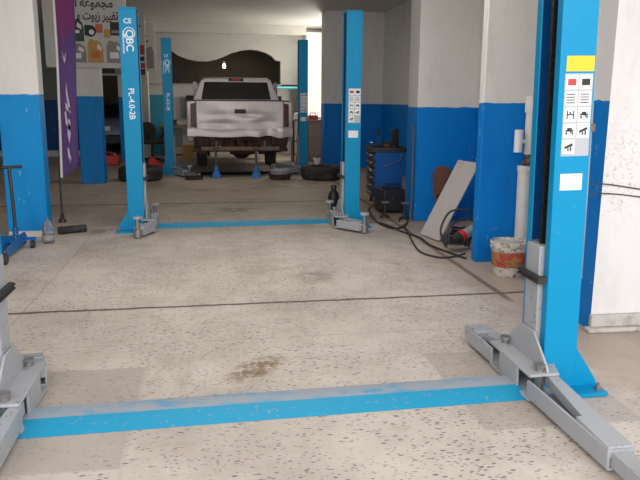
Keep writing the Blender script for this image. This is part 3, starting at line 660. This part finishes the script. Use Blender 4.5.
def sheet(mb, G, th):
    n, m = len(G), len(G[0]); A = [[mb.bm.verts.new(p) for p in r] for r in G]; B = [[mb.bm.verts.new((p[0], p[1] + th, p[2])) for p in r] for r in G]
    for i in range(n - 1):
        for j in range(m - 1): mb._f([A[i][j], A[i][j + 1], A[i + 1][j + 1], A[i + 1][j]]); mb._f([B[i][j], B[i + 1][j], B[i + 1][j + 1], B[i][j + 1]])
    for i in range(n - 1): mb._f([A[i][0], A[i + 1][0], B[i + 1][0], B[i][0]]); mb._f([A[i][-1], B[i][-1], B[i + 1][-1], A[i + 1][-1]])
    for j in range(m - 1): mb._f([A[0][j], B[0][j], B[0][j + 1], A[0][j + 1]]); mb._f([A[-1][j], A[-1][j + 1], B[-1][j + 1], B[-1][j]])
    return mb
sheet(cl, gr_, .003).build('cloth', m_flag, fl, ang=80)
MB().tube([(fx(z) - .008, -.004, z) for z in (.57, 1.0, 1.5, 2.0, 2.6, 3.2)], .016).build('pole_sleeve', m_label, fl)
def fpoly(P): MB().prism(P, 'Y', -.022, -.0235).build('white_letter', m_lilac, fl)
fpoly([(.13, 2.12), (.15, 2.02), (.175, 2.1), (.165, 2.0), (.15, 1.96), (.137, 2.03)])
fpoly([(.155, 1.74), (.165, 1.6), (.185, 1.45), (.18, 1.36), (.165, 1.42), (.15, 1.52), (.145, 1.62)])
fpoly([(.13, 1.5), (.185, 1.42), (.19, 1.36), (.13, 1.42)])
fpoly([(.115, 1.38), (.135, 1.4), (.14, 1.28), (.175, 1.2), (.165, 1.14), (.12, 1.24)])
fpoly([(.15, 1.3), (.175, 1.28), (.17, 1.1), (.15, 1.0), (.135, 1.1)])
fpoly([(.12, .93), (.135, .95), (.165, .78), (.145, .82), (.15, .74), (.125, .84)])

# ------------------------------------------------------------------ trolley jack by the left pillar
tj = thing('trolley_jack', 'blue trolley jack with upright T handle beside a blue and white pillar', 'trolley jack', (-2.12, 7.1, 0))
ch = MB()
for sx in (-1, 1):
    ch.prism([(-.42, .05), (.45, .04), (.5, .1), (.42, .17), (.2, .17), (-.38, .11)], 'X', sx * .13, sx * .118)
ch.box(-.13, .13, .3, .46, .04, .06); ch.box(-.13, .13, -.4, -.3, .05, .065); ch.box(-.118, .118, .05, .22, .12, .135)
ch.build('chassis', m_jackblue, tj, bevel=.004)
MB().hexa([(-.06, -.35, .09), (.06, -.35, .09), (.06, .3, .1), (-.06, .3, .1), (-.06, -.35, .125), (.06, -.35, .125), (.06, .3, .15), (-.06, .3, .15)]).build('lifting_arm', m_jackblue, tj)
MB().lathe([(.001, .125), (.05, .125), (.055, .15), (.001, .15)], (0, -.33, 0)).build('saddle', m_dsteel, tj)
MB().cyl((0, .15, .09), (0, .42, .09), .045).build('ram', m_steel, tj)
for sx in (-1, 1):
    MB().cyl((sx * .115, -.37, .055), (sx * .16, -.37, .055), .055, n=20).build('front_wheel', m_dsteel, tj)
    cs = MB().box(sx * .13, sx * .24, .36, .42, .085, .11).build('caster_bracket', m_jackblue, tj); MB().cyl((sx * .19, .38, .04), (sx * .23, .38, .04), .04, n=18).build('caster_wheel', m_dsteel, cs)
hd = MB(); hd.tube([(.02, .48, .12), (.015, .49, .45), (0.0, .5, .85)], .019); hd.cyl((-.07, .5, .835), (.13, .5, .845), .017); hd.build('handle', m_dsteel, tj)
MB().cyl((.02, .478, .1), (.02, .484, .2), .03).build('handle_socket', m_jackblue, tj)

bt = thing('plastic_bottle', 'small clear plastic bottle standing at the foot of a blue pillar beside the trolley jack', 'bottle', (-1.81, 7.74, 0))
MB().lathe([(.001, 0), (.06, 0), (.064, .02), (.064, .1), (.058, .12), (.064, .14), (.06, .18), (.025, .24), (.018, .25), (.018, .275), (.001, .275)], n=20).build('body', m_plastic, bt)
MB().lathe([(.0655, .04), (.0655, .09), (.0645, .09), (.0645, .04)], n=20, closed=True).build('base_band', m_greyp2, bt); MB().lathe([(.021, .25), (.021, .285), (.001, .285), (.001, .25)], n=16).build('cap', mk('blue_cap', srgb(60, 120, 190)), bt)
rl = thing('air_filter_roll', 'short black ribbed cylinder lying on the floor beside the flag base', 'cylinder', (-1.66, 8.27, .048), math.atan2(.28, .27) - .35)
b = MB(); prof = [(.001, -.19)]
for k in range(12): z = -.19 + .38 * k / 11; prof += [(.052, z - .008 if k else z), (.047, z + .012)]
prof = [(.001, -.15)] + [(.047 if k % 2 else .042, -.15 + .30 * k / 23) for k in range(24)] + [(.001, .15)]
b.lathe(prof, (0, 0, 0), 'X', 20).build('ribbed_body', m_rubber, rl); MB().cyl((-.158, 0, 0), (-.149, 0, 0), .04).build('end_cap', m_black, rl); MB().cyl((.149, 0, 0), (.158, 0, 0), .04).build('end_cap', m_black, rl)

# ------------------------------------------------------------------ right hand side things
# tool cabinet
tc = thing('tool_cabinet', 'blue metal tool cabinet with dark drawers and tools lying on top', 'tool cabinet', (2.57, 10.28, 0), math.radians(-4))
MB().box(-.2, .22, -.28, .3, .1, .8).build('body', m_cab, tc, bevel=.006)
for k in range(6):
    z = .13 + k * .11
    d = MB().box(-.235, -.2, -.26, .28, z, z + .098).build('drawer', m_dsteel, tc, bevel=.004); MB().box(-.262, -.235, -.2, .22, z + .06, z + .075).build('handle', m_chrome, d)
tp = MB(); tp.box(-.27, .27, -.31, .33, .8, .83); tp.box(-.27, -.25, -.31, .33, .83, .87); tp.box(.25, .27, -.31, .33, .83, .87); tp.box(-.27, .27, -.31, -.29, .83, .87); tp.box(-.27, .27, .31, .33, .83, .87)
tp.build('top_tray', m_dsteel, tc, bevel=.004)
MB().tube([(.2, -.30, .78), (.15, -.34, .68), (.0, -.35, .62), (-.1, -.34, .6)], .006).build('hanging_wire', m_steel, tc)
for x, y in ((-.16, -.24), (.2, -.24), (-.16, .26), (.2, .26)):
    MB().cyl((x - .015, y, .05), (x + .015, y, .05), .05, n=18).cyl((x, y, .05), (x, y, .1), .012).build('caster', m_black, tc)
b = thing('battery_drill', 'dark upright power tool standing on the tool cabinet', 'power tool', (2.72, 10.3, .83))
MB().box(-.05, .05, -.05, .05, 0, .3).build('body', m_black, b, bevel=.02); MB().cyl((-.05, 0, .06), (-.2, 0, .07), .04).build('chuck', m_rust, b)
b = thing('spanner', 'steel spanner lying tilted across the cabinet tray', 'spanner', (2.45, 10.15, .865), .3)
MB().obox((0, 0, .035), (.28, .03, .012), (0, .28, 0)).build('shank', m_chrome, b); MB().lathe([(.02, -.008), (.038, -.008), (.038, .008), (.02, .008)], (-.14, 0, .075), 'Z', 16, True).build('ring_end', m_chrome, b)
b = thing('screwdriver', 'thin screwdriver standing upright in the cabinet tray', 'screwdriver', (2.48, 10.36, .83))
MB().cyl((0, 0, 0), (.0, 0, .22), .006).build('shaft', m_dsteel, b); MB().cyl((0, 0, .2), (0, 0, .32), .015).build('handle', m_black, b)
for k, (x, y, r_, l) in enumerate(((2.58, 10.22, .05, 'brown greasy machine part, largest of the parts on the tool cabinet'), (2.65, 10.10, .04, 'rusty bearing on the tool cabinet in front of the upright power tool'), (2.52, 10.04, .032, 'smallest rusty bearing on the tool cabinet, beside the steel spanner'))):
    tag(MB().lathe([(r_ * .4, 0), (r_, .005), (r_, r_ * 1.4), (r_ * .6, r_ * 1.7), (r_ * .4, r_ * 1.6)], (x, y, .83), 'Z', 18, True).build('machine_part', [m_brass, m_rust, m_rust][k]), l, 'machine part')
# welder
wd = thing('welding_machine', 'black welding machine on the floor in front of the tool cabinet', 'welding machine', (2.44, 9.38, 0), .05)
MB().box(-.15, .17, -.14, .3, .03, .34).build('body', m_black, wd, bevel=.02); MB().tube([(-.12, .06, .33), (-.1, .06, .39), (.12, .06, .39), (.14, .06, .33)], .013).build('handle', m_dsteel, wd)
MB().lathe([(.001, 0), (.025, 0), (.02, .03), (.001, .03)], (.0, -.14, .22), 'Y', 14).build('knob', m_steel, wd)
for x, y in ((-.12, -.1), (.14, -.1), (-.12, .26), (.14, .26)): MB().cyl((x, y, 0), (x, y, .04), .02).build('foot', m_rubber, wd)
for k, (x, y, l) in enumerate(((2.26, 8.98, 'small steel stand inside the cable loop in front of the black welder'), (2.50, 8.86, 'small steel stand between the black welder and the thin wall conduit'))):
    b = thing('support_stand', l, 'stand', (x, y, 0), 0, 'steel stands by the welder'); MB().lathe([(.001, 0), (.07, 0), (.065, .02), (.02, .03), (.02, .2), (.001, .2)], n=18).build('column', m_dsteel, b); MB().box(-.045, .045, -.045, .045, .2, .22).build('top_plate', m_steel, b)
b = thing('oil_bottle', 'black oil bottle standing on the floor behind the stickered post near the tool cabinet', 'bottle', (1.62, 9.35, 0))
MB().lathe([(.001, 0), (.075, 0), (.08, .02), (.08, .24), (.06, .3), (.035, .33), (.035, .36), (.001, .36)], n=18).build('body', m_black, b); MB().lathe([(.001, .355), (.04, .355), (.04, .4), (.001, .4)], n=16).build('cap', m_dsteel, b)
# cables
def cable(pts, r, label):
    return tag(MB().tube([(x, y, z) for x, y, z in pts], r).build('cable', m_blackwire), label, 'cable')
cable([(2.3, 9.22, .2), (2.12, 9.3, .08), (2.08, 8.9, .02), (2.06, 8.45, .012), (2.14, 8.12, .012), (2.3, 8.2, .012), (2.46, 8.55, .012), (2.5, 8.75, .012), (2.42, 8.78, .012), (2.36, 8.6, .012)], .011, 'black welding cable looping on the floor in front of the welder')
cable([(2.06, 8.42, .03), (2.13, 8.1, .035), (2.21, 7.86, .012), (2.31, 7.5, .012), (2.30, 7.1, .012), (2.37, 6.75, .012), (2.46, 6.42, .012)], .011, 'black cable running along the floor past the foot of the leaning board')
cable([(2.35, 8.35, .012), (2.26, 7.9, .035), (2.2, 7.5, .012), (2.12, 7.05, .012), (2.10, 6.72, .012), (2.2, 6.5, .012), (2.34, 6.5, .012), (2.5, 6.55, .03)], .010, 'thin black cable bulging furthest out over the open floor')
cable([(2.44, 7.0, .02), (2.4, 7.05, .18), (2.5, 7.08, .37), (2.66, 7.02, .4), (2.78, 7.0, .32), (2.8, 6.98, .2)], .012, 'black hose arching over the pile of tools beside the board')
cable([(2.42, 6.9, .02), (2.45, 6.95, .2), (2.58, 6.98, .3), (2.72, 6.95, .3), (2.78, 6.92, .15)], .011, 'lower dark green hose arch over the pile of tools')
# leaning board
pk = MB(); A = Vector((2.37, 7.70, 0)); B_ = Vector((2.46, 7.28, 0)); D = Vector((2.87, 7.24, .87)) - B_; nrm = (B_ - A).cross(D).normalized() * .016
pk.hexa([A, B_, B_ + D, A + D, A - nrm, B_ - nrm, B_ + D - nrm, A + D - nrm])
for v in pk.bm.verts: v.co.z += .016
tag(pk.build('leaning_board', m_plank, bevel=.003), 'pale grey flat board leaning sideways in the recess between two blue columns', 'board')
b = MB(); b.prism([(2.72, .36), (2.95, .36), (2.97, .62), (2.9, .74), (2.76, .76), (2.7, .66)], 'Y', 8.3, 8.34); b.box(2.74, 2.8, 8.3, 8.34, 0, .4); b.box(2.88, 2.93, 8.3, 8.34, 0, .4)
tag(b.build('rusty_plate', m_brown, bevel=.01), 'brown rusty metal plate standing behind the leaning board', 'metal plate')
# angle grinder pile
ag = thing('angle_grinder', 'power tool with red collar and grey handle lying beside the leaning board', 'angle grinder', (2.55, 6.86, .05), math.radians(20))
MB().cyl((.03, 0, .1), (.3, .0, .2), .06, .055, 18).build('motor_housing', m_greyp2, ag); MB().cyl((.0, 0, .09), (.05, 0, .11), .064, n=18).build('collar', m_red, ag)
MB().cyl((-.1, 0, .06), (.0, 0, .09), .05, .06, 18).build('gear_head', m_dsteel, ag); MB().cyl((-.08, -.02, .03), (-.08, -.02, .045), .1, n=24).build('disc', m_dsteel, ag)
MB().cyl((.1, 0, -.02), (.13, 0, .1), .03).build('side_handle', m_black, ag)
b = thing('hose_coil', 'coiled black hose in a heap at the foot of the leaning board', 'hose', (2.75, 7.30, 0))
cp = []
for k in range(46):
    a = k * .55; cp.append((.13 * math.cos(a) * (1 + .15 * math.sin(k * 1.7)), .12 * math.sin(a), .014 + .003 * k + .02 * math.sin(k * 1.1) ** 2))
MB().tube(cp, .013, 7, False).build('coil', m_blackwire, b)
b = thing('rag', 'dark crumpled rag on the floor beside the middle blue column', 'rag', (2.68, 6.62, 0)) if False else None

# down pipe on the middle column
dpipe = thing('drain_pipe', 'white plastic drain pipe with fittings fixed to the blue column behind the bucket', 'pipe', (2.93, 6.23, 0))
MB().cyl((0.03, 0, 1.06), (0.03, 0, 1.60), .05, n=18).cyl((.03, 0, 1.45), (.03, 0, 1.58), .062, n=18).build('upper_pipe', m_pipe, dpipe)
MB().cyl((0.01, -.01, .16), (.0, -.01, .93), .068, n=20).cyl((.0, -.01, .90), (.0, -.01, .95), .075, n=20).build('lower_pipe', m_pipe, dpipe)
MB().cyl((-.09, -.02, 1.08), (-.09, -.02, 1.29), .04, n=16).cyl((-.09, -.02, 1.18), (.02, -.0, 1.18), .02).build('side_canister', m_label, dpipe)
MB().cyl((.02, 0, .94), (.02, 0, 1.08), .032, n=12).sphere((.02, -.02, 1.0), .045).cyl((-.05, -.03, .98), (.06, -.03, 1.03), .014).build('valve', m_brass, dpipe)
bk_ = thing('paint_bucket', 'dirty white paint bucket with red label below the white drain pipe', 'bucket', (2.63, 5.80, 0))
MB().lathe([(.001, 0), (.135, 0), (.142, .01), (.162, .25), (.17, .25), (.172, .31), (.164, .315), (.158, .3), (.14, .04), (.001, .035)], n=36).build('tub', m_bucket, bk_)
MB().lathe([(.001, .285), (.155, .285), (.162, .295), (.001, .298)], n=36).build('contents', m_plinth, bk_)
MB().tube([(-.168, 0, .27), (-.175, -.06, .2), (-.11, -.158, .14), (.0, -.19, .12), (.11, -.158, .14), (.175, -.06, .2), (.168, 0, .27)], .003, 6).build('bail_handle', m_steel, bk_)
cable([(1.9, 3.36, 1.17), (2.05, 3.6, 1.1), (2.3, 4.0, 1.04), (2.55, 4.21, 1.02), (2.9, 4.22, .97), (3.3, 4.22, .93)], .004, 'upper of two thin wires running from the yellow labelled post to the white column')
cable([(1.9, 3.36, 1.13), (2.05, 3.6, 1.05), (2.3, 4.0, .98), (2.58, 4.22, .955), (2.9, 4.22, .92), (3.3, 4.22, .87)], .004, 'lower of two thin wires running from the yellow labelled post to the white column')

# ------------------------------------------------------------------ back of the workshop
oc = thing('office_chair', 'black swivel office chair standing behind the lettered lift post and tyre', 'chair', (-1.52, 17.6, -0.0), .5)
MB().box(-.24, .24, -.23, .23, .46, .54).build('seat', m_cloth, oc, bevel=.04)
MB().lathe([(.001, -.035), (.2, -.035), (.23, 0), (.2, .035), (.001, .035)], (0, .24, .76), 'Y', 24).build('backrest', m_cloth, oc)
MB().box(-.03, .03, .2, .26, .5, .7).build('back_bar', m_black, oc); MB().cyl((0, 0, .1), (0, 0, .47), .03).build('gas_column', m_black, oc)
for sx in (-1, 1): MB().tube([(sx * .25, .1, .5), (sx * .3, .1, .6), (sx * .3, 0, .68), (sx * .3, -.15, .68)], .02).build('armrest', m_black, oc)
for k in range(5):
    a = 2 * PI * k / 5
    g = MB().tube([(0, 0, .12), (.15 * math.cos(a), .15 * math.sin(a), .09), (.28 * math.cos(a), .28 * math.sin(a), .07)], .02).build('base_leg', m_black, oc); MB().sphere((.28 * math.cos(a), .28 * math.sin(a), .03), .03).build('caster', m_black, g)
wb = thing('workbench', 'long pale workbench along the back wall beside the pickup', 'workbench', (-.85, 19.7, 0))
MB().box(-.6, .75, -.3, .4, .80, .85).build('bench_top', m_wood, wb); MB().box(-.55, .7, -.2, .35, .25, .28).build('shelf', m_wood, wb)
for x in (-.55, .7):
    for y in (-.25, .35): MB().box(x - .03, x + .03, y - .03, y + .03, 0, .8).build('leg', m_dsteel, wb)
MB().box(-.35, -.02, -.1, .3, .28, .72).build('under_cupboard', m_greyp2, wb)
tag(MB().box(-.82, -.56, 18.55, 18.85, 0, .36).build('carton', m_yel, bevel=.006), 'yellow cardboard carton on the floor in front of the back workbench', 'carton')
b = thing('car_battery', 'black box with a carrying strap on the back workbench', 'battery', (-.52, 19.6, .85)); MB().box(-.14, .14, -.1, .1, 0, .14).build('body', m_black, b, bevel=.01); MB().box(-.1, .1, -.015, .015, .14, .16).build('strap', m_dsteel, b)
b = thing('bench_vice', 'dark bench vice standing on the back workbench', 'vice', (-1.05, 19.6, .85)); MB().box(-.06, .06, -.1, .1, 0, .05).build('base', m_dsteel, b); MB().box(-.05, .05, -.14, .0, .05, .14).box(-.05, .05, .03, .1, .05, .14).build('jaws', m_dsteel, b)
# inner window in the parapet
wi = struct(MB().box(-.92, -.6, 20.14, 20.2, .98, 1.62).build('window_2', m_greyp2)); MB().box(-.88, -.64, 20.13, 20.14, 1.02, 1.58).build('pane', m_glass, wi)
# red things on the floor at the left
jc = thing('jerry_can', 'red jerry can on the floor behind a blue and white pillar', 'jerry can', (-2.42, 16.9, 0)); MB().box(-.2, .2, -.1, .1, 0, .24).build('body', m_red, jc, bevel=.03); MB().cyl((.1, 0, .24), (.1, 0, .29), .03).build('cap', m_greyp2, jc); MB().tube([(-.12, 0, .24), (-.1, 0, .3), (.02, 0, .3), (.04, 0, .24)], .014).build('handle', m_red, jc)
cn = thing('warning_triangle', 'orange red plastic wedge on the floor in front of the office chair', 'wedge', (-1.36, 16.2, 0), .2); MB().prism([(-.17, 0), (.2, 0), (.12, .12), (-.04, .26), (-.12, .2)], 'Y', -.06, .06).build('body', mk('orange_red', srgb(226, 70, 56)), cn, bevel=.01); MB().box(-.2, .22, -.08, .08, 0, .02).build('base', m_black, cn)
# parked car at the far left
pc = thing('parked_car', 'dark grey blue car parked beyond the blue and white pillars', 'car', (-3.15, 20.3, 0))
MB().prism([(0, .3), (0, .62), (.08, .98), (.5, 1.02), (.95, 1.43), (2.4, 1.45), (3.1, 1.0), (4.0, .9), (4.2, .6), (4.2, .3)], 'X', -.86, .86).build('body', m_carpaint, pc, bevel=.05)
MB().hexa([(-.66, .50, 1.04), (.66, .50, 1.04), (.66, .56, 1.04), (-.66, .56, 1.04), (-.56, .88, 1.38), (.56, .88, 1.38), (.56, .94, 1.38), (-.56, .94, 1.38)]).build('rear_window', m_glass, pc)
MB().box(-.86, .86, -.08, .06, .28, .55).build('bumper', m_black, pc, bevel=.03); MB().box(-.26, .26, -.02, 0.02, .66, .78).build('number_plate', m_label, pc)
for sx in (-1, 1): MB().box(sx * .84, sx * .6, -.015, .08, .72, .92).build('taillight', m_tail, pc, bevel=.02)
for x, y in ((-.75, .75), (.75, .75), (-.75, 3.4), (.75, 3.4)):
    wl = MB().lathe([(.18, -.09), (.29, -.1), (.31, 0), (.29, .1), (.18, .09)], (x, y, .31), 'X', 24, True).build('wheel', m_tyre, pc); MB().cyl((x - .06, y, .31), (x + .06, y, .31), .185, n=20).build('rim', m_steel, wl)
# bench at the back right
rb = thing('storage_counter', 'tan counter under the bright back window near the pickup', 'counter', (2.35, 17.7, 0))
MB().box(-.4, .85, -.25, .3, 1.02, 1.07).build('counter_top', m_wood, rb); MB().box(.02, .8, -.2, .25, 0, 1.02).build('cupboard', m_wood, rb); MB().box(-.38, -.34, -.22, .25, 0, 1.02).build('side_panel', m_dsteel, rb); MB().box(-.36, .02, -.2, .25, .5, .53).build('shelf', m_wood, rb)
b = thing('red_toolbox', 'red box on the tan counter under the bright window', 'toolbox', (2.5, 17.62, 1.07)); MB().box(-.12, .12, -.08, .08, 0, .1).build('body', m_redl, b, bevel=.01); MB().tube([(-.07, 0, .09), (-.06, 0, .15), (.06, 0, .15), (.07, 0, .09)], .01).build('handle', m_redl, b)
b = thing('white_canister', 'white canister standing on the tan counter behind the pickup', 'canister', (2.08, 17.66, 1.07)); MB().lathe([(.001, 0), (.07, 0), (.07, .13), (.03, .17), (.001, .17)], n=18).build('body', m_label, b); MB().cyl((0, 0, .165), (0, 0, .2), .025).build('cap', m_black, b)
b = thing('black_canister', 'black canister on the tan counter beside the white one', 'canister', (2.25, 17.6, 1.07)); MB().lathe([(.001, 0), (.06, 0), (.06, .16), (.03, .2), (.001, .2)], n=18).build('body', m_black, b); MB().cyl((0, 0, .195), (0, 0, .23), .02).build('cap', m_red, b)
# plastic curtain and teal tube at the back right
cu = MB(); G = [[(2.2 + .36 * j / 20, 20.12 + .02 * math.sin(j * 1.6), 1.0 + .84 * i / 2) for j in range(21)] for i in range(3)]
tag(sheet(cu, G, .006).build('plastic_curtain', m_greyp2, ang=80), 'grey pleated plastic curtain hanging below the teal tube light behind the pickup', 'curtain')
nt = thing('tube_light', 'thin glowing teal tube light above the grey curtain behind the pickup', 'tube light', (2.17, 20.03, 1.89)); MB().cyl((-.36, 0, 0), (.36, 0, 0), .022, n=10).build('tube', m_neon, nt); MB().box(-.38, .38, .03, .08, -.03, .03).build('holder', m_greyp2, nt)
# hanging bulb
hb = thing('hanging_bulb', 'lit white bulb hanging in the dark arched opening above the pickup', 'lamp', (.33, 20.3, 2.38)); MB().lathe([(.001, .02), (.035, .03), (.052, .07), (.045, .11), (.03, .16), (.001, .16)], n=18).build('bulb', m_bulb, hb); MB().cyl((0, 0, .15), (0, 0, .22), .03).build('socket', m_label, hb); MB().tube([(0, 0, .2), (0, .0, .5), (.0, .0, .62)], .006).build('cord', m_black, hb)
# dark rack arms inside the opening at the left
b = thing('tv_bracket', 'black wall arm sticking out inside the dark arched opening', 'bracket', (-.95, 20.27, 1.97)); MB().box(-.05, .05, -.04, .04, 0, .42).build('upright', m_black, b); MB().obox((.25, 0, .4), (.55, .06, .07), (0, -.12, 0)).build('arm', m_black, b)
# invented ceiling lamps out of view, added to brighten the lanes
for k, (y, l) in enumerate(((6.2, 'added fluorescent ceiling lamp above the nearest lane'), (13.0, 'added fluorescent ceiling lamp above the middle lane'))):
    cl_ = thing('added_ceiling_lamp', l, 'ceiling lamp', (.4, y, 3.52), 0, 'added fluorescent ceiling lamps'); MB().box(-1.3, 1.3, -.08, .08, -.06, 0).build('housing', m_label, cl_)
    MB().cyl((-1.25, 0, -.09), (1.25, 0, -.09), .02).build('tube', m_bulb, cl_)
